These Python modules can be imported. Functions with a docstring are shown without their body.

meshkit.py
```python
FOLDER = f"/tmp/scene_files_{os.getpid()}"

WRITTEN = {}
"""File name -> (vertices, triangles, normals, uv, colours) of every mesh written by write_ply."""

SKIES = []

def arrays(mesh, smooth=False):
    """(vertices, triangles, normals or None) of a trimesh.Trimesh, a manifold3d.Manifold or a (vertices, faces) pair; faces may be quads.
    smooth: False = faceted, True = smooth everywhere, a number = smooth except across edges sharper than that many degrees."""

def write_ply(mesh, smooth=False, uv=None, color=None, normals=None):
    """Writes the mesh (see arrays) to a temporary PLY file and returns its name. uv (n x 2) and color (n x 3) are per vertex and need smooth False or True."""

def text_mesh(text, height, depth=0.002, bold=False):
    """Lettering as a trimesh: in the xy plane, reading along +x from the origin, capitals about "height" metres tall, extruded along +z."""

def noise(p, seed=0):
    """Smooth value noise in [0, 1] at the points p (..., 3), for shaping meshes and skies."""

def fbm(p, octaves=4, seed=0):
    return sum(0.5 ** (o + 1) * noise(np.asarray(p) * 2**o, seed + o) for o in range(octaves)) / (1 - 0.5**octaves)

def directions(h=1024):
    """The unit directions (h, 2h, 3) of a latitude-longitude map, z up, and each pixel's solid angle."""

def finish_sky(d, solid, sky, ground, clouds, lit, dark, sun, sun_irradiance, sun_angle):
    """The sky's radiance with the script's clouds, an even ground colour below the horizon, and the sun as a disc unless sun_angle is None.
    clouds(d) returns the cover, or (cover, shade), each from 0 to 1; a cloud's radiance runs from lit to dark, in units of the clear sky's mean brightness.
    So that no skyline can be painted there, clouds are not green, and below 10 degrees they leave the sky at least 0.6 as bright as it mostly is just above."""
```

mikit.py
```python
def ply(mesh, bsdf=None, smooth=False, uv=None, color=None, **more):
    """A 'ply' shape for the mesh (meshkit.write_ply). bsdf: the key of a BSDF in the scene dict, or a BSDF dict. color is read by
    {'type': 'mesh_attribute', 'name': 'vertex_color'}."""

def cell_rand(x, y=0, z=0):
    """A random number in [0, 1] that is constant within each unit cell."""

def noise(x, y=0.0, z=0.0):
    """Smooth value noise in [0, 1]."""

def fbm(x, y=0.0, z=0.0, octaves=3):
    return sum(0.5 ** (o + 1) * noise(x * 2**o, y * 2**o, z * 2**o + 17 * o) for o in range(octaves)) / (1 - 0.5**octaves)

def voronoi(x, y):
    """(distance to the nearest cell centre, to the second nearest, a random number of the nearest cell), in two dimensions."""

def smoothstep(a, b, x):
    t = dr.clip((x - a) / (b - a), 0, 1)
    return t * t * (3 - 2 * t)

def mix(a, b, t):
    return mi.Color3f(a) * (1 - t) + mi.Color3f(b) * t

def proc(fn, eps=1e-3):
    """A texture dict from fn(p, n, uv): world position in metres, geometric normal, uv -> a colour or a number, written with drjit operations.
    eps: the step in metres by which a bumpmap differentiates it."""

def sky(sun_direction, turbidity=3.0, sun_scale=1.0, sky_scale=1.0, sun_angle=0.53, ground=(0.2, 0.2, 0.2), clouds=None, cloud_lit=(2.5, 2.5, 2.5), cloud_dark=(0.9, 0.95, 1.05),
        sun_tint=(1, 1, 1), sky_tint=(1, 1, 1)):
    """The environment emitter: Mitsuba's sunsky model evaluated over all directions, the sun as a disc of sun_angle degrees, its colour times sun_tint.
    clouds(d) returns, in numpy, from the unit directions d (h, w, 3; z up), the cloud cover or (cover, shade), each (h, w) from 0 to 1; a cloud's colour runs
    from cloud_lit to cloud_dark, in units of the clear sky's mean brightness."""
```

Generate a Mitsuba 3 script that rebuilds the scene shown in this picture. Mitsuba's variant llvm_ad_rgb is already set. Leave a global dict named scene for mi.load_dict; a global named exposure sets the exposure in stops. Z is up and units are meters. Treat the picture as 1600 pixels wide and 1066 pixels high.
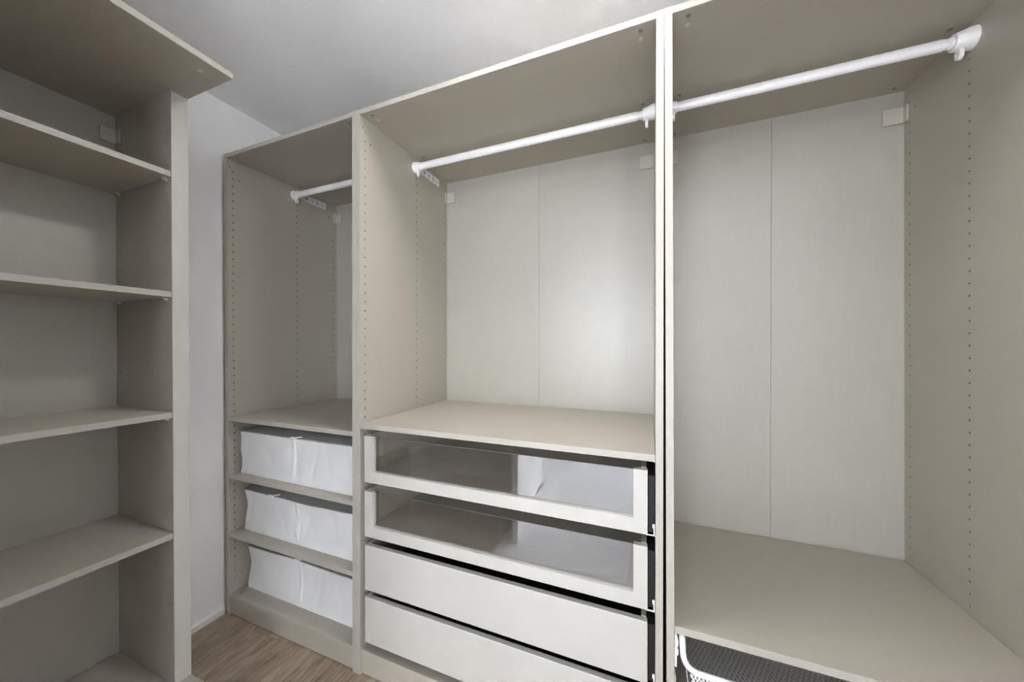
import math
import numpy as np
import trimesh
import manifold3d as m3
import drjit as dr
import mitsuba as mi
import mikit
import meshkit
from shapely.geometry import Polygon, Point, LineString, box as rect
from shapely import affinity

T = mi.ScalarTransform4f
scene, labels = {'type': 'scene'}, {}

# ------------------------------------------------------------------ camera, light, exposure
CAM = np.array([1.71762, -0.98029, 1.17658])
DIR = np.array([-0.384456, 0.923126, -0.005573])
UP = np.array([-0.00098, 0.00563, 0.99998])
scene['camera'] = {'type': 'perspective', 'fov': 110.0605, 'fov_axis': 'x', 'near_clip': 0.02, 'far_clip': 50.0,
                   'principal_point_offset_x': 0.010094, 'principal_point_offset_y': -0.009436,
                   'to_world': T().look_at(origin=CAM.tolist(), target=(CAM + DIR).tolist(), up=UP.tolist())}
scene['sky'] = {'type': 'constant', 'radiance': {'type': 'rgb', 'value': [0.9, 0.96, 1.05]}}
LAMP = (1.49, -0.13)
LAMP_RADIANCE = [86.0, 85.5, 84.5]
ADDED_UPLIGHT_RADIANCE = [98.0, 98.0, 99.5]
ADDED_WINDOW_RADIANCE = [16.0, 16.8, 17.9]
ADDED_WINDOW_2_RADIANCE = [12.0, 12.5, 13.2]
exposure = 0.08

# ------------------------------------------------------------------ materials


def rgb(*c):
    return {'type': 'rgb', 'value': list(c)}


def mat(key, color, rough=0.5, spec=0.4, **more):
    col = color if isinstance(color, dict) else rgb(*color)
    scene[key] = {'type': 'twosided', 'b': {'type': 'principled', 'base_color': col, 'roughness': rough, 'specular': spec, **more}}


BEIGE = (0.372, 0.343, 0.29)
mat('m_laminate', BEIGE, 0.42, 0.35)


def back_tone(p, n, uv):
    g = mikit.fbm(p.x * 260.0, p.y * 260.0, p.z * 7.0, 2)
    return mikit.mix((0.385, 0.367, 0.322), (0.403, 0.385, 0.339), g)


mat('m_back', mikit.proc(back_tone), 0.34, 0.62)
mat('m_front_lit', (0.46, 0.445, 0.41), 0.4, 0.4)  # same laminate, lightened to carry the light on drawer fronts and strip
mat('m_edge_lit', (0.385, 0.362, 0.318), 0.4, 0.4)  # laminate edges, lighter in colour for the light falling on them
mat('m_white_paint', (0.86, 0.86, 0.865), 0.7, 0.25)
mat('m_ceiling', (0.81, 0.815, 0.83), 0.85, 0.1)
mat('m_trim', (0.82, 0.82, 0.82), 0.4, 0.4)
mat('m_white_plastic', (0.85, 0.85, 0.85), 0.35, 0.5)
mat('m_white_metal', (0.82, 0.82, 0.825), 0.3, 0.5)
mat('m_mesh_metal', (0.62, 0.63, 0.65), 0.35, 0.5)
mat('m_clip', (0.48, 0.45, 0.395), 0.45, 0.4)
mat('m_steel', (0.62, 0.62, 0.60), 0.3, 0.5, metallic=0.9)
mat('m_dark', (0.03, 0.028, 0.025), 0.5, 0.3)
mat('m_gap_shade', (0.010, 0.010, 0.011), 0.5, 0.25)
mat('m_grey_edge', (0.10, 0.11, 0.105), 0.3, 0.5)
mat('m_ink', (0.16, 0.18, 0.27), 0.6, 0.2)
mat('m_sticker', (0.74, 0.75, 0.76), 0.45, 0.35)
mat('m_zip', (0.30, 0.30, 0.31), 0.6, 0.2)
mat('m_lid', (0.33, 0.33, 0.335), 0.8, 0.15)


def weave(p, n, uv):
    g = mikit.noise(p.x * 900.0, p.y * 900.0, p.z * 900.0)
    h = mikit.fbm(p.x * 14.0, p.y * 14.0, p.z * 14.0, 3)
    return mikit.mix((0.64, 0.64, 0.645), (0.74, 0.74, 0.74), g * 0.5 + h * 0.5)


mat('m_fabric', mikit.proc(weave), 0.85, 0.15, sheen=0.2)


def grain(p, n, uv):
    k = mikit.cell_rand(dr.floor((p.x + 0.02) / 0.19), dr.floor((p.y + 3.2 + 0.41 * dr.floor((p.x + 0.02) / 0.19)) / 1.2))
    a = mikit.fbm(p.x * 260.0 + 9.0 * k, p.y * 24.0 + 31.0 * k, 3.0 * k, 3)
    b = mikit.fbm(p.x * 30.0 + 5.0 * k, p.y * 4.2, 7.0 * k, 3)
    c = mikit.mix((0.168, 0.122, 0.086), (0.355, 0.283, 0.212), mikit.smoothstep(0.2, 0.8, 0.6 * a + 0.4 * b))
    dark = mikit.smoothstep(0.64, 0.82, mikit.fbm(p.x * 120.0 + 40.0 * k, p.y * 13.0, 5.0, 3))
    return c * (0.95 + 0.1 * k) * (1.0 - 0.38 * dark)


mat('m_wood', mikit.proc(grain), 0.42, 0.45)


def rug_tone(p, n, uv):
    g = mikit.fbm(p.x * 18.0, p.y * 260.0, 0.0, 3)
    return mikit.mix((0.36, 0.36, 0.37), (0.74, 0.74, 0.75), g)


mat('m_rug', mikit.proc(rug_tone), 0.9, 0.1)
scene['m_glass'] = {'type': 'thindielectric', 'int_ior': 2.2, 'ext_ior': 1.0}

# ------------------------------------------------------------------ mesh helpers


def box(x0, x1, y0, y1, z0, z1, ch=0.0007):
    """A box whose edges are chamfered by ch."""
    lo, hi = np.array([x0, y0, z0], float), np.array([x1, y1, z1], float)
    ch = min(ch, (hi - lo).min() * 0.3)
    pts = []
    for ax in range(3):
        for s in np.ndindex(2, 2, 2):
            c = np.where(s, hi, lo)
            d = np.where(s, -ch, ch)
            d[ax] = 0
            pts.append(c + d)
    return trimesh.convex.convex_hull(np.array(pts))


def cat(*ms):
    return trimesh.util.concatenate(list(ms))


def ext_x(poly, x0, x1):
    """The (y, z) polygon extruded from x0 to x1."""
    m = trimesh.creation.extrude_polygon(poly, x1 - x0, engine='earcut')
    v = m.vertices[:, [2, 0, 1]] + [x0, 0, 0]
    return trimesh.Trimesh(v, m.faces, process=False)


def ext_y(poly, y0, y1):
    """The (x, z) polygon extruded from y0 to y1."""
    m = trimesh.creation.extrude_polygon(poly, y1 - y0, engine='earcut')
    v = m.vertices[:, [0, 2, 1]] + [0, y0, 0]
    return trimesh.Trimesh(v, m.faces[:, ::-1], process=False)


def ext_z(poly, z0, z1):
    m = trimesh.creation.extrude_polygon(poly, z1 - z0, engine='earcut')
    m.apply_translation([0, 0, z0])
    return m


def ellipse(cx, cy, a, b, n=24):
    t = np.arange(n) * 2 * np.pi / n
    return Polygon(np.stack([cx + a * np.cos(t), cy + b * np.sin(t)], 1))


def hull_x(parts, n=28):
    """Hull of ellipses (x, y, z, ry, rz) that stand across the x axis."""
    t = np.arange(n) * 2 * np.pi / n
    return trimesh.convex.convex_hull(np.vstack([np.stack([np.full(n, x), y + a * np.cos(t), z + b * np.sin(t)], 1) for x, y, z, a, b in parts]))


def tube(path, r, n=10, closed=False):
    """A round tube along the points of path."""
    p = np.asarray(path, float)
    t = np.gradient(p, axis=0) if not closed else np.roll(p, -1, 0) - np.roll(p, 1, 0)
    t /= np.linalg.norm(t, axis=1, keepdims=True)
    a = np.cross(t[0], [0.31, 0.2, 0.93])
    rings = []
    for i in range(len(p)):
        a = a - t[i] * (a @ t[i])
        a /= np.linalg.norm(a)
        b = np.cross(t[i], a)
        ang = np.arange(n) * 2 * np.pi / n
        rings.append(p[i] + r * (np.cos(ang)[:, None] * a + np.sin(ang)[:, None] * b))
    v, f = np.vstack(rings), []
    m = len(p)
    for i in range(m if closed else m - 1):
        j = (i + 1) % m
        for k in range(n):
            q = (k + 1) % n
            f += [[i * n + k, i * n + q, j * n + q], [i * n + k, j * n + q, j * n + k]]
    if not closed:
        v = np.vstack([v, p[0], p[-1]])
        for k in range(n):
            q = (k + 1) % n
            f += [[m * n, q, k], [m * n + 1, (m - 1) * n + k, (m - 1) * n + q]]
    return trimesh.Trimesh(v, np.array(f), process=False)


def lean(mesh, amount, H):
    """Leans a panel: its foot stands off by amount along x."""
    v = mesh.vertices.copy()
    v[:, 0] += amount * (1 - v[:, 2] / H)
    return trimesh.Trimesh(v, mesh.faces, process=False)


# ------------------------------------------------------------------ scene helpers


def numbered(key):
    if key not in taken:
        taken.add(key)
        return key
    i = 1
    while f'{key}_{i:03d}' in taken:
        i += 1
    taken.add(f'{key}_{i:03d}')
    return f'{key}_{i:03d}'


taken = set()


def add(parent, name, mesh, material, smooth=False, label=None, kind=None):
    key = numbered(f'{parent}__{name}' if parent else name)
    scene[key] = mikit.ply(mesh, material, smooth=smooth)
    d = {}
    if label:
        d['label'] = label
    if kind:
        d['kind'] = kind
    if d:
        labels[key] = d
    return key


def thing(name, label, category, group=None):
    key = numbered(name)
    labels[key] = {'label': label, 'category': category}
    if group:
        labels[key]['group'] = group
    return key


def struct(name, mesh, material):
    key = numbered(name)
    scene[key] = mikit.ply(mesh, material)
    labels[key] = {'kind': 'structure', 'label': name.replace('_', ' ')}
    return key


# ------------------------------------------------------------------ the room
WALL_X, BACK_Y, CEIL, RIGHT_X, FRONT_Y = -0.020, 0.612, 2.252, 2.56, -1.86
NX0, NX1, NY = -0.6, 4.4, -3.2
WA, WB = 2.3, 4.1
DOOR_X0, DOOR_X1, DOOR_H = 0.86, 2.22, 2.03
YI, YE = -0.3372, -0.2923                       # corner unit: inner and outer face of its far side panel

k = struct('wall_left', box(WALL_X - 0.1, WALL_X, FRONT_Y, BACK_Y, 0, CEIL), 'm_white_paint')
labels[k]['label'] = 'white painted left wall seen between the shelf unit and the wardrobes'
k = struct('wall_back', box(WALL_X - 0.1, RIGHT_X + 0.1, BACK_Y, BACK_Y + 0.1, 0, CEIL), 'm_white_paint')
labels[k]['label'] = 'white wall behind the row of wardrobes'
k = struct('wall_right', box(RIGHT_X, RIGHT_X + 0.1, FRONT_Y, BACK_Y, 0, CEIL), 'm_white_paint')
labels[k]['label'] = 'white wall at the right end of the wardrobe row'
k = struct('wall_front', cat(box(WALL_X - 0.1, DOOR_X0, FRONT_Y - 0.1, FRONT_Y, 0, CEIL), box(DOOR_X1, RIGHT_X + 0.1, FRONT_Y - 0.1, FRONT_Y, 0, CEIL),
                             box(DOOR_X0, DOOR_X1, FRONT_Y - 0.1, FRONT_Y, DOOR_H, CEIL)), 'm_white_paint')
labels[k]['label'] = 'white wall with the doorway behind the camera'
k = struct('ceiling', box(WALL_X - 0.1, RIGHT_X + 0.1, FRONT_Y - 0.1, BACK_Y + 0.1, CEIL, CEIL + 0.1), 'm_ceiling')
labels[k]['label'] = 'plain white ceiling'
k = struct('floor', box(-0.7, 4.5, -3.4, BACK_Y + 0.1, -0.12, -0.012), 'm_wood')
labels[k]['label'] = 'brown wood plank floor'
for i in range(14):
    x0 = -0.02 + 0.19 * i
    for j in range(-1, 5):
        y0 = -3.2 + 1.2 * j - 0.41 * i
        while y0 < -3.2 - 1.2:
            y0 += 6 * 1.2
        a, b = max(y0, FRONT_Y - 0.06), min(y0 + 1.2, BACK_Y)
        if b - a < 0.02:
            continue
        add('floor', 'plank', box(x0 + 0.0003, x0 + 0.1897, a + 0.0003, b - 0.0003, -0.012, 0.0, 0.0009), 'm_wood')
k = struct('floor_next_room', box(NX0, NX1, NY, FRONT_Y - 0.0605, -0.012, 0.002), 'm_rug')
labels[k]['label'] = 'grey carpet of the next room behind the camera'
bb = Polygon([(WALL_X, 0), (WALL_X + 0.013, 0), (WALL_X + 0.013, 0.022), (WALL_X + 0.009, 0.028), (WALL_X, 0.03)])
k = struct('baseboard_left', ext_y(bb, YE + 0.002, -0.002), 'm_trim')
labels[k]['label'] = 'low white baseboard at the foot of the left wall'

# doorway, open door seen in the glass drawer fronts; unseen bright window added for light
k = struct('trim_1', cat(box(DOOR_X0 - 0.06, DOOR_X0, FRONT_Y, FRONT_Y + 0.014, 0, DOOR_H), box(DOOR_X1, DOOR_X1 + 0.06, FRONT_Y, FRONT_Y + 0.014, 0, DOOR_H),
                         box(DOOR_X0 - 0.06, DOOR_X1 + 0.06, FRONT_Y, FRONT_Y + 0.014, DOOR_H, DOOR_H + 0.06)), 'm_trim')
labels[k]['label'] = 'white casing around the doorway'
leaf = box(0.0, 0.86, -0.018, 0.018, 0.008, DOOR_H - 0.01, 0.002)
leaf.apply_transform(trimesh.transformations.rotation_matrix(math.atan2(-0.975 + 1.83, 0.975 - 0.852), [0, 0, 1]))
leaf.apply_translation([0.852, -1.83, 0])
k = struct('door_1', leaf, 'm_trim')
labels[k]['label'] = 'white door standing open into the closet'
knob = trimesh.creation.icosphere(subdivisions=2, radius=0.024)
knob.apply_scale([1, 1, 1])
knob.apply_translation([0.968 + 0.045, -1.05 - 0.01, 1.0])
add(k, 'handle', cat(knob, tube([[0.968, -1.05, 1.0], [1.012, -1.058, 1.0]], 0.009)), 'm_steel', smooth=True)
k = struct('wall_next_room', cat(box(NX0 - 0.1, NX0, NY, FRONT_Y - 0.1, 0, 2.5), box(NX1, NX1 + 0.1, NY, FRONT_Y - 0.1, 0, 2.5),
                                 box(NX0, 0.80, NY - 0.1, NY, 0, 2.5), box(1.70, WA, NY - 0.1, NY, 0, 2.5), box(0.80, 1.70, NY - 0.1, NY, 0, 0.6), box(0.80, 1.70, NY - 0.1, NY, 2.1, 2.5), box(WB, NX1, NY - 0.1, NY, 0, 2.5), box(WA, WB, NY - 0.1, NY, 0, 0.12), box(WA, WB, NY - 0.1, NY, 2.2, 2.5),
                                 box(NX0, NX1, NY, FRONT_Y - 0.1, 2.5, 2.6)), 'm_white_paint')
labels[k]['label'] = 'white walls of the room behind the camera'
wf = rect(WA, 0.12, WB, 2.2).difference(rect(WA + 0.06, 0.18, (WA + WB) / 2 - 0.03, 2.14)).difference(rect((WA + WB) / 2 + 0.03, 0.18, WB - 0.06, 2.14))
k = struct('added_window_1', ext_y(wf, NY - 0.06, NY - 0.02), 'm_trim')
labels[k]['label'] = 'bright window added behind the camera to light the closet'
pane = trimesh.Trimesh([[WA, NY - 0.04, 0.12], [WB, NY - 0.04, 0.12], [WB, NY - 0.04, 2.2], [WA, NY - 0.04, 2.2]], [[0, 2, 1], [0, 3, 2]], process=False)
key = add(k, 'pane', pane, 'm_white_paint')
scene[key]['emitter'] = {'type': 'area', 'radiance': rgb(*ADDED_WINDOW_RADIANCE)}

k = thing('rug', 'flat grey rug on the floor in front of the doorway, behind the camera', 'rug')
add(k, 'weave', box(0.89, 1.615, -1.915, -0.78, 0.0, 0.008, 0.003), 'm_rug')
wf = rect(0.80, 0.6, 1.70, 2.1).difference(rect(0.85, 0.65, 1.65, 2.05))
k = struct('added_window_2', ext_y(wf, NY - 0.06, NY - 0.02), 'm_trim')  # second unseen window, added for its sheen on the back panels
labels[k]['label'] = 'smaller bright window added opposite the doorway for sheen on the back panels'
pane = trimesh.Trimesh([[0.8, NY - 0.04, 0.6], [1.7, NY - 0.04, 0.6], [1.7, NY - 0.04, 2.1], [0.8, NY - 0.04, 2.1]], [[0, 2, 1], [0, 3, 2]], process=False)
key = add(k, 'pane', pane, 'm_white_paint')
scene[key]['emitter'] = {'type': 'area', 'radiance': rgb(*ADDED_WINDOW_2_RADIANCE)}
# ceiling lamp above the picture
k = thing('ceiling_lamp', 'small frosted dome lamp on the ceiling in front of the middle wardrobe', 'lamp')
t = np.linspace(0, math.pi / 2, 10)
prof = np.stack([0.105 * np.cos(t[::-1]), -0.06 * np.sin(t[::-1])], 1)
dome = trimesh.creation.revolve(prof, sections=32)
dome.apply_translation([LAMP[0], LAMP[1], CEIL - 0.022])
if dome.face_normals[:, 2].mean() > 0:
    dome.invert()
key = add(k, 'shade', dome, 'm_white_plastic', smooth=True)
scene[key]['emitter'] = {'type': 'area', 'radiance': rgb(*LAMP_RADIANCE)}
base = trimesh.creation.revolve(np.array([[0.0, 0.0], [0.125, 0.0], [0.125, -0.067], [0.116, -0.067], [0.108, -0.022], [0.0, -0.022]])[::-1], sections=40)  # deep rim added to keep the dome light off the ceiling
base.apply_translation([LAMP[0], LAMP[1], CEIL])
add(k, 'base', base, 'm_white_metal', smooth=40)

# unseen uplight added behind the camera to brighten the ceiling
k = thing('added_floor_lamp', 'white upward bowl lamp added behind the camera to brighten the ceiling', 'lamp')
LX, LY = 1.80, -1.45
t = np.linspace(0, math.pi / 2, 10)
prof = np.vstack([np.stack([0.15 * np.sin(t), 1.80 - 0.09 * np.cos(t)], 1), [[0.145, 1.80]], np.stack([0.145 * np.sin(t[::-1]), 1.80 - 0.084 * np.cos(t[::-1])], 1)])
bowl = trimesh.creation.revolve(prof, sections=40)
bowl.apply_translation([LX, LY, 0])
add(k, 'bowl', bowl, 'm_white_metal', smooth=40)
pole = trimesh.creation.cylinder(radius=0.012, height=1.70, sections=16)
pole.apply_translation([LX, LY, 0.87])
foot = trimesh.creation.cylinder(radius=0.13, height=0.02, sections=40)
foot.apply_translation([LX, LY, 0.01])
add(k, 'pole', pole, 'm_white_metal', smooth=40)
add(k, 'foot', foot, 'm_white_metal', smooth=40)
a = np.arange(32) * np.pi / 16
disc = trimesh.Trimesh(np.vstack([np.stack([LX + 0.12 * np.cos(a), LY + 0.12 * np.sin(a), np.full(32, 1.775)], 1), [[LX, LY, 1.775]]]), [[i, (i + 1) % 32, 32] for i in range(32)], process=False)
key = add(k, 'diffuser', disc, 'm_white_plastic')
scene[key]['emitter'] = {'type': 'area', 'radiance': rgb(*ADDED_UPLIGHT_RADIANCE)}

# ------------------------------------------------------------------ wardrobe parts
H, TH, D = 2.012, 0.018, 0.5875
W1, W2, W3 = 0.7495, 0.998, 0.7495
HOLE_Y = (0.0242, 0.332, 0.562)


def hole_discs(pts, side, xf):
    vs, fs, n = [], [], 0
    a = np.arange(8) * np.pi / 4
    for y, z in pts:
        c = np.stack([np.full(8, xf - side * 0.0012), y + 0.0034 * np.cos(a), z + 0.0034 * np.sin(a)], 1)
        vs.append(c)
        fs += [[n, n + i, n + i + 1] if side > 0 else [n, n + i + 1, n + i] for i in range(1, 7)]
        n += 8
    return trimesh.Trimesh(np.vstack(vs), np.array(fs), process=False)


def drilled(y0, y1, z0, z1, cols, first, last, side, xf, extra=()):
    """A side panel with drilled rows; side = +1: its drilled face looks to +x and lies at xf."""
    holes = [(y, z) for y in cols for z in np.arange(first, last, -0.032)] + list(extra)
    face = rect(y0, z0, y1, z1)
    cut = [ellipse(y, z, 0.0032, 0.0032, 8) for y, z in holes if y0 + 0.004 < y < y1 - 0.004]
    face = Polygon(face.exterior.coords, [list(c.exterior.coords)[::-1] for c in cut])
    if side > 0:
        return cat(ext_x(face, xf - 0.009, xf), box(xf - TH, xf - 0.009, y0, y1, z0, z1, 0.0))
    return cat(ext_x(face, xf, xf + 0.009), box(xf + 0.009, xf + TH, y0, y1, z0, z1, 0.0))


def cam_lock(parent, x, y, z):
    """A metal cam in the underside of a panel."""
    a = ext_z(Point(x, y).buffer(0.0055, 8).difference(Point(x, y).buffer(0.0036, 8)), z - 0.0008, z + 0.001)
    b = cat(a, ext_z(Point(x, y).buffer(0.0036, 6), z - 0.0001, z + 0.001), box(x - 0.004, x + 0.004, y - 0.0012, y + 0.0012, z - 0.0007, z))
    add(parent, 'cam_lock', b, 'm_cam')


scene['m_cam'] = {'type': 'twosided', 'b': {'type': 'principled', 'base_color': rgb(0.22, 0.21, 0.19), 'roughness': 0.4, 'metallic': 0.5, 'specular': 0.5}}


def cover_cap(parent, x, y, z):
    add(parent, 'cover_cap', ext_z(Point(x, y).buffer(0.0062, 8), z - 0.0012, z + 0.001), 'm_clip')


def corner_clip(parent, xi, side, yb, z0=1.889, z1=1.941):
    """The angled clip that holds the back panel; side = +1: on the left side panel."""
    a, b = (xi, xi + 0.048) if side > 0 else (xi - 0.054, xi)
    plate = box(a, b, yb - 0.0075, yb - 0.003, z0, z1, 0.001)
    stem = box(min(a, b) + 0.01, max(a, b) - 0.01, yb - 0.003, yb, z0 + 0.008, z1 - 0.008, 0.0)
    wing = box(xi if side > 0 else xi - 0.005, xi + 0.005 if side > 0 else xi, yb - 0.024, yb - 0.0045, z0, z1, 0.001)
    add(parent, 'corner_clip', cat(plate, stem, wing), 'm_clip')


def clothes_rail(parent, xl, xr, y=0.318, z=1.951, big=False):
    k = add(parent, 'clothes_rail', ext_x(ellipse(y, z, 0.0115, 0.0150, 36), xl + 0.010, xr - 0.055), 'm_white_metal', smooth=40, label='white oval clothes rail')
    add(k, 'sleeve', cat(ext_x(ellipse(y, z, 0.0098, 0.0128, 32), xr - 0.055, xr - 0.02), ext_x(ellipse(y, z, 0.0112, 0.0146, 32), xr - 0.047, xr - 0.041)), 'm_sticker', smooth=40)

    def loop(x0, x1, zz, rx=0.0085, rz=0.013):
        ring = ellipse(y, zz, rx, rz).difference(ellipse(y, zz - 0.002, rx * 0.42, rz * 0.5))
        return ext_x(ring, x0, x1)
    left = cat(hull_x([(xl, y, z, 0.0205, 0.0235), (xl + 0.006, y, z, 0.0205, 0.0235), (xl + 0.011, y, z, 0.017, 0.0195)]), ext_x(ellipse(y, z, 0.0165, 0.019, 28), xl + 0.008, xl + 0.028),
               loop(xl + 0.016, xl + 0.023, z - 0.030))
    add(k, 'end_bracket', left, 'm_white_plastic', smooth=35)
    s = 1.0 if not big else 1.1
    right = cat(hull_x([(xr, y, z + 0.002, 0.0225 * s, 0.0245 * s), (xr - 0.006, y, z + 0.002, 0.022 * s, 0.0245 * s), (xr - 0.030, y, z, 0.0175 * s, 0.020 * s), (xr - 0.038, y, z, 0.0165 * s, 0.019 * s)]),
                loop(xr - 0.030, xr - 0.021, z - 0.032, 0.0095, 0.0145))
    add(k, 'end_bracket', right, 'm_white_plastic', smooth=35)


def sticker(parent, xi, y0=0.352, y1=0.512, z0=1.945, z1=1.9785):
    k = add(parent, 'instruction_sticker', box(xi, xi + 0.0012, y0, y1, z0, z1, 0.0), 'm_sticker', label='white sticker with small blue printed pictograms')
    x0, x1 = xi + 0.0012, xi + 0.0018
    w, c = y1 - y0, (z0 + z1) / 2
    polys = []
    gear = Point(0, 0).buffer(0.0062).union(affinity.rotate(rect(-0.008, -0.0015, 0.008, 0.0015), 30)).union(affinity.rotate(rect(-0.008, -0.0015, 0.008, 0.0015), 100)).difference(Point(0, 0).buffer(0.003))
    polys.append(affinity.translate(gear, y0 + 0.24 * w, c))
    person = Point(0, 0.006).buffer(0.0026).union(LineString([(0, 0.003), (0, -0.003), (-0.003, -0.009)]).buffer(0.0011)).union(LineString([(0, -0.003), (0.003, -0.009)]).buffer(0.0011)).union(LineString([(-0.005, 0.001), (0.005, 0.001)]).buffer(0.001))
    polys.append(affinity.translate(person, y0 + 0.47 * w, c + 0.001))
    polys.append(affinity.translate(LineString([(-0.007, 0.007), (0.006, -0.006)]).buffer(0.0022), y0 + 0.66 * w, c))
    polys.append(affinity.translate(LineString([(-0.006, -0.006), (0.0, -0.001), (0.007, -0.006)]).buffer(0.0009), y0 + 0.66 * w, c))
    arc = LineString([(0.008 * math.cos(a), 0.006 * math.sin(a)) for a in np.linspace(0.2, 2.9, 12)]).buffer(0.0009)
    polys.append(affinity.translate(arc, y0 + 0.86 * w, c - 0.003))
    polys.append(affinity.translate(rect(-0.008, -0.0005, 0.008, 0.0005), y0 + 0.86 * w, c - 0.006))
    ms = []
    for p in polys:
        for g in getattr(p, 'geoms', [p]):
            ms.append(ext_x(g, x0, x1))
    add(k, 'pictogram', cat(*ms), 'm_ink')


def shelf_pin(parent, x, y, z, s):
    """A small support under a shelf; s: +1 sticks out towards +x."""
    p = Polygon([(0, 0), (0.013 * s, 0), (0.012 * s, -0.003), (0.003 * s, -0.009), (0, -0.009)])
    m = ext_y(p, -0.005, 0.005)
    m.apply_translation([x, y, z])
    if s < 0:
        m.invert()
    add(parent, 'shelf_pin', m, 'm_clip')


def shelf(parent, xl, xr, z, y0=0.0015, y1=D - 0.004):
    k = add(parent, 'shelf', box(xl + 0.0008, xr - 0.0008, y0, y1, z - TH, z), 'm_laminate')
    add(k, 'lit_edge_band', box(xl + 0.0009, xr - 0.0009, y0 - 0.0009, y0, z - TH + 0.0003, z - 0.0003, 0.0002), 'm_edge_lit')
    for y in (0.03, 0.545):
        shelf_pin(k, xl, y, z - TH, 1)
        shelf_pin(k, xr, y, z - TH, -1)
    return k


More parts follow.
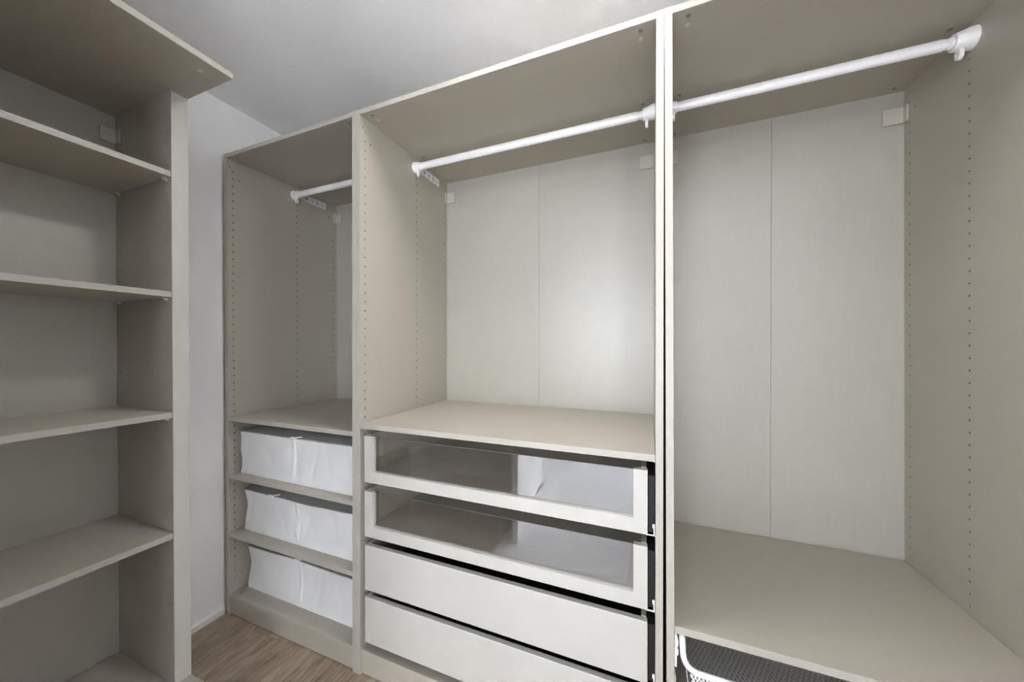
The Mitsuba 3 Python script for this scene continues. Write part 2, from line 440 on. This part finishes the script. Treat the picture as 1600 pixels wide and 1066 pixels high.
def carcass(key, xl, xr, zb, lean_l=0.0, lean_r=0.0, top_r=0.0, holes_l=True, holes_r=True):
    """xl, xr: inner faces at the top. Panels may lean a few millimetres, as they do in the photograph."""
    ex = [(0.0115, 1.9555), (0.052, 1.913), (0.535, 1.913)]
    first = 1.9425
    lp = drilled(0, D + 0.006, 0, H, HOLE_Y, first, 0.12, +1, xl, ex) if holes_l else box(xl - TH, xl, 0, D + 0.006, 0, H)
    rp = drilled(0, D + 0.006, 0, H, HOLE_Y, first, 0.12, -1, xr, ex) if holes_r else box(xr, xr + TH, 0, D + 0.006, 0, H)
    pts = [(y, z) for y in HOLE_Y for z in np.arange(first, 0.12, -0.032)] + ex
    a = add(key, 'side_panel', lean(lp, lean_l, H), 'm_laminate')
    add(a, 'lit_edge_band', lean(box(xl - TH + 0.0002, xl - 0.0002, -0.0008, 0.0, 0.0, H, 0.0002), lean_l, H), 'm_edge_lit')
    if holes_l:
        add(a, 'drill_holes', lean(hole_discs(pts, 1, xl), lean_l, H), 'm_dark', kind='stuff', label='rows of small dark drill holes')
    a = add(key, 'side_panel', lean(rp, lean_r, H), 'm_laminate')
    add(a, 'lit_edge_band', lean(box(xr + 0.0002, xr + TH - 0.0002, -0.0008, 0.0, 0.0, H, 0.0002), lean_r, H), 'm_edge_lit')
    if holes_r:
        add(a, 'drill_holes', lean(hole_discs(pts, -1, xr), lean_r, H), 'm_dark', kind='stuff', label='rows of small dark drill holes')
    top = add(key, 'top_panel', box(xl, xr, 0.0, D + 0.004, H - TH, H - 0.001), 'm_laminate')
    add(top, 'lit_edge_band', box(xl + 0.0002, xr - 0.0002, -0.0008, 0.0, H - TH + 0.0003, H - 0.0012, 0.0002), 'm_edge_lit')
    bl, br = xl + lean_l * (1 - zb / H), xr + lean_r * (1 - zb / H)
    bot = add(key, 'bottom_panel', box(bl, br, 0.0005, D + 0.004, zb - TH, zb), 'm_laminate')
    add(key, 'plinth', box(bl, br, 0.006, 0.022, 0.002, zb - TH - 0.0005), 'm_laminate')
    a, b = min(xl, bl), max(xr, br)
    mid = (xl + xr) / 2
    for x0, x1 in ((a, mid - 0.00025), (mid + 0.00025, b)):
        add(key, 'back_panel', box(x0, x1, D, D + 0.004, zb - 0.004, H - TH + 0.004, 0.0005), 'm_back')
    add(key, 'fold_strip', box(mid - 0.01, mid + 0.01, D + 0.004, D + 0.0055, zb, H - TH, 0.0), 'm_laminate')
    for x in (xl + 0.037, xr - 0.037):
        for y in (0.022, 0.328, 0.560):
            cam_lock(top, x, y, H - TH)
        cover_cap(top, x, 0.050, H - TH)
    corner_clip(key, xl, 1, D)
    corner_clip(key, xr, -1, D)
    return bot


def at(xt, amount, z):
    return xt + amount * (1 - z / H)


# wardrobe in the corner, with the three fabric boxes
LEAN1, LEAN2 = -0.0068, -0.0011
w = thing('wardrobe', 'narrow open beige wardrobe beside the white wall, with white fabric boxes on its shelves', 'wardrobe')
bot = carcass(w, TH, W1 - TH, 0.0914, 0.0, LEAN1, holes_r=False)
for z in (0.8675, 0.6165, 0.3608):
    shelf(w, TH, at(W1 - TH, LEAN1, z), z)
clothes_rail(w, TH, W1 - TH)
sticker(w, TH)
for x in (0.044, at(W1 - TH, LEAN1, 0.09) - 0.028):
    add(bot, 'screw', ext_z(Point(x, 0.035).buffer(0.004, 6), 0.0912, 0.0922), 'm_steel')

# middle wardrobe with the drawers
w = thing('wardrobe', 'wide open beige wardrobe with two glass-fronted and two solid drawers below its shelf', 'wardrobe')
XL, XR = W1 + TH, W1 + W2 - TH
bot = carcass(w, XL, XR, 0.0914, LEAN1, LEAN2)
Z2 = 0.8994
shelf(w, at(XL, LEAN1, Z2), at(XR, LEAN2, Z2), Z2)
clothes_rail(w, XL, XR)
sticker(w, XL)
add(bot, 'screw', ext_z(Point(0.81, 0.05).buffer(0.005, 6), 0.0912, 0.0922), 'm_dark')

DL, DR, FY0, FY1 = 0.7805, 1.7105, 0.002, 0.020
DRAWERS = [(0.6935, 0.8575, True), (0.5005, 0.6620, True), (0.3105, 0.4695, False), (0.1230, 0.2850, False)]
for z0, z1, glass in DRAWERS:
    d = numbered(f'{w}__drawer')
    labels[d] = {'label': 'drawer with a framed glass front' if glass else 'drawer with a plain solid front'}
    if glass:
        u = Polygon([(DL, z0), (DR, z0), (DR, z1), (DR - 0.034, z1), (DR - 0.034, z0 + 0.038), (DL + 0.036, z0 + 0.038), (DL + 0.036, z1), (DL, z1)])
        add(d, 'front_frame', ext_y(u, FY0, FY1), 'm_front_lit')
        p = np.array([[DL + 0.034, 0.0125, z0 + 0.036], [DR - 0.032, 0.0125, z0 + 0.036], [DR - 0.032, 0.0125, z1 - 0.003], [DL + 0.034, 0.0125, z1 - 0.003]])
        add(d, 'glass_pane', trimesh.Trimesh(p, [[0, 1, 2], [0, 2, 3]], process=False), 'm_glass', label='clear glass pane')
        add(d, 'pane_edge', box(DL + 0.036, DR - 0.034, 0.0105, 0.0145, z1 - 0.0032, z1 - 0.002, 0.0), 'm_grey_edge')
    else:
        add(d, 'front_panel', box(DL, DR, FY0, FY1, z0, z1, 0.001), 'm_front_lit')
    inner = 'm_laminate' if glass else 'm_dark'
    bz = z0 + 0.026
    for x0, x1 in ((DL + 0.003, DL + 0.016), (DR - 0.016, DR - 0.003)):
        add(d, 'side_board', box(x0, x1, FY1, 0.545, z0 + 0.012, z1 + 0.002), 'm_laminate')
    add(d, 'bottom_board', box(DL + 0.016, DR - 0.016, FY1, 0.545, bz, bz + 0.008), inner)
    add(d, 'back_board', box(DL + 0.016, DR - 0.016, 0.532, 0.545, bz + 0.008, z1 + 0.002), inner)
    xr = at(XR, LEAN2, z0)
    add(d, 'runner', box(DR + 0.001, xr - 0.001, 0.010, 0.53, z0 + 0.004, z0 + 0.150), 'm_gap_shade', label='drawer runner, tall and black to stand for the unlit gap')  # black fill paints the shade of the unlit gap beside the drawer
    add(d, 'runner', box(at(XL, LEAN1, z0) + 0.001, DL - 0.001, 0.03, 0.53, z0 + 0.03, z0 + 0.06), 'm_clip')
    if glass or z0 > 0.3:
        add(d, 'runner_clip', cat(box(DR - 0.004, xr - 0.001, 0.0015, 0.006, z0 - 0.0008, z0 + 0.0012, 0.0003), box(xr - 0.0045, xr - 0.001, 0.003, 0.008, z0, z0 + 0.022, 0.0008),
                                  box(xr - 0.007, xr - 0.001, 0.002, 0.008, z0 + 0.018, z0 + 0.028, 0.001)), 'm_trim')

# right wardrobe with the wire basket
GT, GB = 0.0005, 0.0088
RT, RB = -0.0093, 0.0
w = thing('wardrobe', 'open beige wardrobe with a bare low shelf over a white mesh basket', 'wardrobe')
B0 = W1 + W2
XL3, XR3 = B0 + GT + TH, B0 + W3 + RT - TH
carcass(w, XL3, XR3, 0.0914, GB - GT, RB - RT, holes_l=False)
Z3 = 0.4802
shelf(w, at(XL3, GB - GT, Z3), at(XR3, RB - RT, Z3), Z3)
clothes_rail(w, XL3, XR3, big=True)

bl, br = at(XL3, GB - GT, 0.4), at(XR3, RB - RT, 0.4)
bx0, bx1, by0, by1, zt, zf, zbk = bl + 0.018, br - 0.018, 0.014, 0.53, 0.446, 0.368, 0.262
b = numbered(f'{w}__basket')
labels[b] = {'label': 'white metal mesh basket with a low front'}


def rounded(p0, p1, p2, r, n=8):
    """Points of the bend at p1 between the ways to p0 and p2."""
    p0, p1, p2 = map(np.asarray, (p0, p1, p2))
    a, c = p1 + (p0 - p1) / np.linalg.norm(p0 - p1) * r, p1 + (p2 - p1) / np.linalg.norm(p2 - p1) * r
    s = np.linspace(0, 1, n)[:, None]
    return (1 - s) ** 2 * a + 2 * s * (1 - s) * p1 + s ** 2 * c


def span(a, b, n=8):
    s = np.linspace(0, 1, n)[:, None]
    return np.asarray(a) * (1 - s) + np.asarray(b) * s


A, Bc = [bx0, by1, zt], [bx0, by0, zt]
C0, D0 = [bx0 + 0.004, by0, zf], [bx1 - 0.004, by0, zf]
E0, F0 = [bx1, by0, zt], [bx1, by1, zt]
rim = np.vstack([span([bx0 + 0.04, by1, zt], [bx0 + 0.03, by1, zt], 2), rounded([bx1, by1, zt], A, Bc, 0.02), rounded(A, Bc, C0, 0.012), rounded(Bc, C0, D0, 0.042, 12),
                 rounded(C0, D0, E0, 0.042, 12), rounded(D0, E0, F0, 0.012), rounded(E0, F0, A, 0.02), span([bx1 - 0.03, by1, zt], [bx0 + 0.04, by1, zt], 4)])
keep = [0]
for i in range(1, len(rim)):
    if np.linalg.norm(rim[i] - rim[keep[-1]]) > 1e-4:
        keep.append(i)
add(b, 'rim', tube(rim[keep], 0.0074, 10), 'm_white_metal', smooth=True)


def sheet(poly, pitch, width, thick, slope):
    """Expanded metal over an area: strips in two slanted directions, clipped to the polygon."""
    x0, y0, x1, y1 = poly.bounds
    L = 2 * ((x1 - x0) + (y1 - y0))
    out = []
    for sgn in (1, -1):
        d = np.array([1.0, sgn * slope])
        d /= np.linalg.norm(d)
        step = pitch / abs(d[1])
        s = x0 - (y1 - y0) / slope
        while s < x1 + (y1 - y0) / slope:
            base = np.array([s, y0 if sgn > 0 else y1])
            base[1] = y0 if sgn > 0 else y1
            seg = LineString([base, base + d * L]).intersection(poly)
            for g in getattr(seg, 'geoms', [seg]):
                if g.length > 0.003:
                    out.append((np.array(g.coords[0]), np.array(g.coords[-1]), width))
            s += step
    return out


def strips(segs, place, thick):
    vs, fs, n = [], [], 0
    for p, q, wd in segs:
        d = (q - p) / np.linalg.norm(q - p)
        o = np.array([-d[1], d[0]]) * wd / 2
        for h in (-thick / 2, thick / 2):
            for c in (p - o, p + o, q + o, q - o):
                vs.append(place(c[0], c[1], h))
        fs += [[n + a for a in t] for t in ((0, 1, 2), (0, 2, 3), (4, 6, 5), (4, 7, 6), (0, 4, 1), (1, 4, 5), (2, 6, 3), (3, 6, 7), (1, 5, 2), (2, 5, 6), (0, 3, 4), (3, 7, 4))]
        n += 8
    return trimesh.Trimesh(np.array(vs), np.array(fs), process=False)


fx0, fx1 = bx0 + 0.004, bx1 - 0.004
segs = sheet(rect(fx0 + 0.022, by0 + 0.012, fx1 - 0.022, by1), 0.0105, 0.0032, 0.001, 2.2)
add(b, 'mesh_bottom', strips(segs, lambda u, v, h: (u, v, zbk + h), 0.0014), 'm_mesh_metal', kind='stuff', label='expanded metal mesh bottom')
front_poly = Polygon([(fx0 + 0.014, zf - 0.002), (fx1 - 0.014, zf - 0.002), (fx1 - 0.026, zbk), (fx0 + 0.026, zbk)])
segs = sheet(front_poly, 0.0075, 0.0030, 0.001, 2.0)
add(b, 'mesh_front', strips(segs, lambda u, v, h: (u, by0 + 0.012 * (zf - v) / (zf - zbk) + h, v), 0.0012), 'm_white_metal', kind='stuff', label='white diamond mesh front')
segs = sheet(rect(fx0, zbk, fx1, zt - 0.003), 0.009, 0.003, 0.001, 2.0)
add(b, 'mesh_back', strips(segs, lambda u, v, h: (u, by1 + h, v), 0.0012), 'm_mesh_metal', kind='stuff', label='mesh back')
for x, s in ((bx0, 1), (bx1, -1)):
    segs = sheet(rect(by0 + 0.004, zbk, by1, zt - 0.003), 0.0062, 0.0026, 0.001, 2.0)
    add(b, 'mesh_side', strips(segs, lambda u, v, h: (x + s * 0.022 * (zt - v) / (zt - zbk) + h, u, v), 0.0012), 'm_mesh_metal', kind='stuff', label='mesh side')
for x, s in ((bl, 1), (br, -1)):
    x0, x1 = sorted((x + s * 0.0006, x + s * 0.0095))
    add(b, 'runner', cat(box(x0, x1, 0.006, 0.5, 0.404, 0.418, 0.001), box(*sorted((x + s * 0.0006, x + s * 0.006)), 0.008, 0.05, 0.372, 0.456, 0.001), box(x0, x1, 0.006, 0.03, 0.426, 0.442, 0.002)), 'm_white_plastic',
        label='white plastic basket runner')
    add(b, 'lower_bracket', cat(box(*sorted((x + s * 0.0006, x + s * 0.004)), 0.008, 0.03, 0.29, 0.352, 0.0008), box(*sorted((x + s * 0.004, x + s * 0.009)), 0.010, 0.02, 0.30, 0.318, 0.0008)), 'm_clip')

# ------------------------------------------------------------------ corner shelf unit on the left wall
HL, ZBL, XS, XF, XB = 1.9966, 0.0992, 0.3252, 0.556, -0.014
YN = YE - 0.60
c = thing('shelf_unit', 'beige open shelf unit with four bare shelves under a jutting top board', 'shelf')
hx = [x for x in (XB + 0.0235, XS - 0.026)]


def drilled_y(yf, side):
    holes = [(x, z) for x in hx for z in np.arange(HL - TH - 0.06, 0.14, -0.032)]
    face = rect(XB - 0.004, 0, XS, HL - TH)
    face = Polygon(face.exterior.coords, [list(ellipse(x, z, 0.0032, 0.0032, 8).exterior.coords)[::-1] for x, z in holes])
    return ext_y(face, yf, yf + 0.009) if side > 0 else ext_y(face, yf - 0.009, yf)


for a, y0, y1 in ((cat(drilled_y(YI, 1), box(XB - 0.004, XS, YI + 0.009, YE, 0, HL - TH, 0.0)), YI, YE), (cat(drilled_y(YN + 0.045, -1), box(XB - 0.004, XS, YN, YN + 0.036, 0, HL - TH, 0.0)), YN, YN + 0.045)):
    k = add(c, 'side_panel', a, 'm_laminate')
    add(k, 'lit_edge_band', box(XS, XS + 0.0009, y0 + 0.0002, y1 - 0.0002, ZBL, HL - TH, 0.0002), 'm_front_lit')  # front strip painted lighter than its panel, as if lit
top = add(c, 'top_panel', box(XB - 0.004, XF, YN, YE, HL - TH, HL, 0.0009), 'm_laminate', label='deep top board that overhangs the shelves')
add(top, 'lit_edge_band', box(XF, XF + 0.0009, YN, YE, HL - TH + 0.0003, HL - 0.0003, 0.0002), 'm_edge_lit')
add(c, 'bottom_panel', box(XB, XF, YN + 0.0455, YI - 0.0005, ZBL - TH, ZBL, 0.0009), 'm_laminate')
add(c, 'base_board', cat(box(XS + 0.0005, XF, YI, YE, ZBL - TH, ZBL, 0.0009), box(XS + 0.0005, XF, YN, YN + 0.0455, ZBL - TH, ZBL, 0.0009), box(XF - 0.026, XF - 0.008, YN, YE, 0.001, ZBL - TH - 0.0005)), 'm_laminate')
add(c, 'back_panel', box(XB - 0.004, XB, YN + 0.0455, YI - 0.0005, ZBL, HL - TH), 'm_back')
for z in (1.7258, 1.3477, 0.9667, 0.5847):
    k = add(c, 'shelf', box(XB + 0.001, XS - 0.001, YN + 0.046, YI - 0.001, z - TH, z), 'm_laminate')
    add(k, 'lit_edge_band', box(XS - 0.001, XS - 0.0001, YN + 0.046, YI - 0.001, z - TH + 0.0003, z - 0.0003, 0.0002), 'm_edge_lit')
    for x in hx:
        for yy, s in ((YI, -1), (YN + 0.045, 1)):
            p = Polygon([(-0.005, 0), (0.005, 0), (0.005, -0.009), (-0.005, -0.009)])
            v = np.array([[-0.005, 0, 0], [0.005, 0, 0], [-0.005, s * 0.014, 0], [0.005, s * 0.014, 0], [-0.005, s * 0.013, -0.003], [0.005, s * 0.013, -0.003], [-0.005, s * 0.003, -0.010], [0.005, s * 0.003, -0.010], [-0.005, 0, -0.010], [0.005, 0, -0.010]])
            m = trimesh.convex.convex_hull(v)
            m.apply_translation([x, yy, z - TH])
            add(k, 'shelf_pin', m, 'm_clip')
add(c, 'corner_clip', cat(box(XB + 0.003, XB + 0.0075, YI - 0.042, YI - 0.0005, 1.8795, 1.928, 0.001), box(XB, XB + 0.003, YI - 0.032, YI - 0.01, 1.888, 1.919, 0.0), box(XB + 0.0045, XB + 0.036, YI - 0.005, YI - 0.0005, 1.8795, 1.926, 0.001)), 'm_clip')
cover_cap(top, 0.503, -0.350, HL - TH)

# ------------------------------------------------------------------ fabric boxes


def fabric_box(x0, x1, y0, y1, z0, h, seed, label, zip_at, sag):
    key = thing('storage_box', label, 'storage box', 'fabric boxes on the wardrobe shelves')
    nx, ny, nz = 64, 44, 22
    W, Dp = x1 - x0, y1 - y0

    def shape(P):
        """Unit cube -> crumpled fabric box, in metres."""
        u, v, t_ = P[:, 0], P[:, 1], P[:, 2]
        p = np.stack([x0 + W * u, y0 + Dp * v, z0 + h * t_], 1)
        mid = np.clip(4 * t_ * (1 - t_), 0, 1)
        p[:, 0] += np.where(u < 0.5, 1, -1) * 0.005 * mid * np.abs(2 * u - 1) ** 6
        p[:, 1] += np.where(v < 0.5, 1, -1) * 0.004 * mid * np.abs(2 * v - 1) ** 4 * np.clip(4 * u * (1 - u), 0, 1)
        p[:, 2] -= t_ * (sag * np.exp(-((u - 0.55) / 0.25) ** 2) + 0.004 * (meshkit.noise(np.stack([u * 5, v * 4, u * 0 + seed], 1), seed) - 0.5))
        q = np.stack([u * W * 16, v * Dp * 16, t_ * h * 16], 1) + seed * 7.3
        n1 = meshkit.fbm(q * 0.55, 2, seed) - 0.5
        n2 = np.abs(meshkit.fbm(q * np.array([0.9, 1.0, 0.45]) + 40, 3, seed + 5) - 0.5)
        fr = np.clip(1 - v * 14, 0, 1)
        sl = np.clip(1 - u * 20, 0, 1)
        low = np.clip(t_ * 6, 0, 1)
        p[:, 1] += fr * low * np.clip((1.02 - t_) * 7, 0.25, 1) * (0.016 * n1 - 0.016 * n2 + 0.005)
        p[:, 0] += sl * 0.006 * n1
        crease = np.exp(-((u - 0.50 - 0.03 * np.sin(3 * t_ + seed)) / 0.006) ** 2) * np.clip(np.sin(t_ * 3.1), 0, 1)
        p[:, 1] += fr * 0.005 * crease
        for c0, sl_, am in ((0.06, 0.5, 0.004), (0.30, -0.9, 0.003), (0.62, 0.7, 0.0045), (0.80, -0.5, 0.003)):
            c1 = c0 + 0.05 * math.sin(seed * 2.7 + c0 * 9)
            p[:, 1] += fr * am * np.exp(-((u - c1 - sl_ * 0.12 * (t_ - 0.5)) / 0.014) ** 2) * np.clip(np.sin(t_ * 3.1), 0, 1)
        return p

    def grid(a, b, f):
        g = np.stack(np.meshgrid(np.linspace(0, 1, a + 1), np.linspace(0, 1, b + 1), indexing='ij'), -1).reshape(-1, 2)
        i = np.arange(a * (b + 1)).reshape(a, b + 1)[:, :-1].ravel()
        q = np.stack([i, i + b + 1, i + b + 2, i + 1], 1)
        return trimesh.Trimesh(f(g), np.vstack([q[:, [0, 1, 2]], q[:, [0, 2, 3]]]), process=False)

    o = lambda g: np.zeros(len(g))
    I = lambda g: np.ones(len(g))
    body = cat(grid(nx, nz, lambda g: np.stack([g[:, 0], o(g), g[:, 1]], 1)), grid(nx, nz, lambda g: np.stack([1 - g[:, 0], I(g), g[:, 1]], 1)),
               grid(ny, nz, lambda g: np.stack([o(g), 1 - g[:, 0], g[:, 1]], 1)), grid(ny, nz, lambda g: np.stack([I(g), g[:, 0], g[:, 1]], 1)),
               grid(nx, ny, lambda g: np.stack([g[:, 0], 1 - g[:, 1], o(g)], 1)), grid(nx, ny, lambda g: np.stack([g[:, 0], g[:, 1], I(g)], 1)))
    body.merge_vertices()
    body.vertices = shape(body.vertices)
    add(key, 'body', body, 'm_fabric', smooth=50)
    # lid: a slightly domed panel, a zip band below its edge
    s = np.linspace(0, 1, 33)
    edge = np.vstack([np.stack([s * 0 , 1 - s], 1)[:-1], np.stack([s, s * 0], 1)[:-1], np.stack([s * 0 + 1, s], 1)])
    e3 = shape(np.column_stack([edge, np.ones(len(edge))]))
    e3[:, 2] += 0.0025
    off = np.column_stack([(edge[:, 0] < 0.001) * -0.0015 + (edge[:, 0] > 0.999) * 0.0015, (edge[:, 1] < 0.001) * -0.0015, np.zeros(len(edge))])
    add(key, 'zipper', tube(e3 + off * 0.3, 0.0032, 6), 'm_zip', smooth=True, label='grey zip along the lid')
    g = np.stack(np.meshgrid(np.linspace(0.004, 0.996, 30), np.linspace(0.004, 0.996, 20), indexing='ij'), -1).reshape(-1, 2)
    p = shape(np.column_stack([g, np.ones(len(g))]))
    p[:, 2] += 0.003 + 0.010 * np.clip(np.minimum(np.minimum(g[:, 0], 1 - g[:, 0]), np.minimum(g[:, 1], 1 - g[:, 1])) * 9, 0, 1) ** 0.6
    i = np.arange(29 * 20).reshape(29, 20)[:, :-1].ravel()
    q = np.stack([i, i + 20, i + 21, i + 1], 1)
    add(key, 'lid', trimesh.Trimesh(p, np.vstack([q[:, [0, 1, 2]], q[:, [0, 2, 3]]]), process=False), 'm_lid', smooth=True, label='grey fabric lid')
    # stitched handle band on the front
    us, ts = np.array([-0.5, -0.46, 0.0, 0.46, 0.5]), np.linspace(0.12, 0.985, 22)
    uc, wd = 0.485, 0.036
    gg = np.array([[uc + wd * a, 0.0, b_] for b_ in ts for a in us])
    pf = shape(gg)
    pf[:, 1] -= 0.0028 * np.tile([-0.3, 1, 1.15, 1, -0.3], len(ts))
    i = np.arange(21 * 5).reshape(21, 5)[:, :-1].ravel()
    q = np.stack([i, i + 1, i + 6, i + 5], 1)
    add(key, 'handle_band', trimesh.Trimesh(pf, np.vstack([q[:, [0, 1, 2]], q[:, [0, 2, 3]]]), process=False), 'm_fabric', smooth=True)
    e = shape(np.array([[zip_at, 0.0, 1.0]]))[0]
    tabm = cat(box(e[0] - 0.012, e[0] + 0.014, e[1] - 0.007, e[1] + 0.004, e[2] + 0.001, e[2] + 0.007, 0.002), tube([[e[0] + 0.012, e[1] - 0.003, e[2] + 0.004], [e[0] + 0.026, e[1] + 0.004, e[2] + 0.008], [e[0] + 0.034, e[1] + 0.012, e[2] + 0.007]], 0.0028, 8))
    add(key, 'zip_pull', tabm, 'm_white_plastic', smooth=30, label='white zip pull')
    return key


fabric_box(0.047, 0.712, 0.034, 0.56, 0.6165, 0.184, 1, 'white zipped fabric box topmost of the three, right under the bare beige shelf', 0.50, 0.002)
fabric_box(0.050, 0.712, 0.048, 0.57, 0.3608, 0.176, 2, 'white zipped fabric box in the middle of three, wide dark gap above it', 0.27, 0.004)
fabric_box(0.047, 0.708, 0.064, 0.575, 0.0914, 0.186, 3, 'white zipped fabric box lowest of the three, just above the wardrobe plinth and wood floor', 0.47, -0.004)
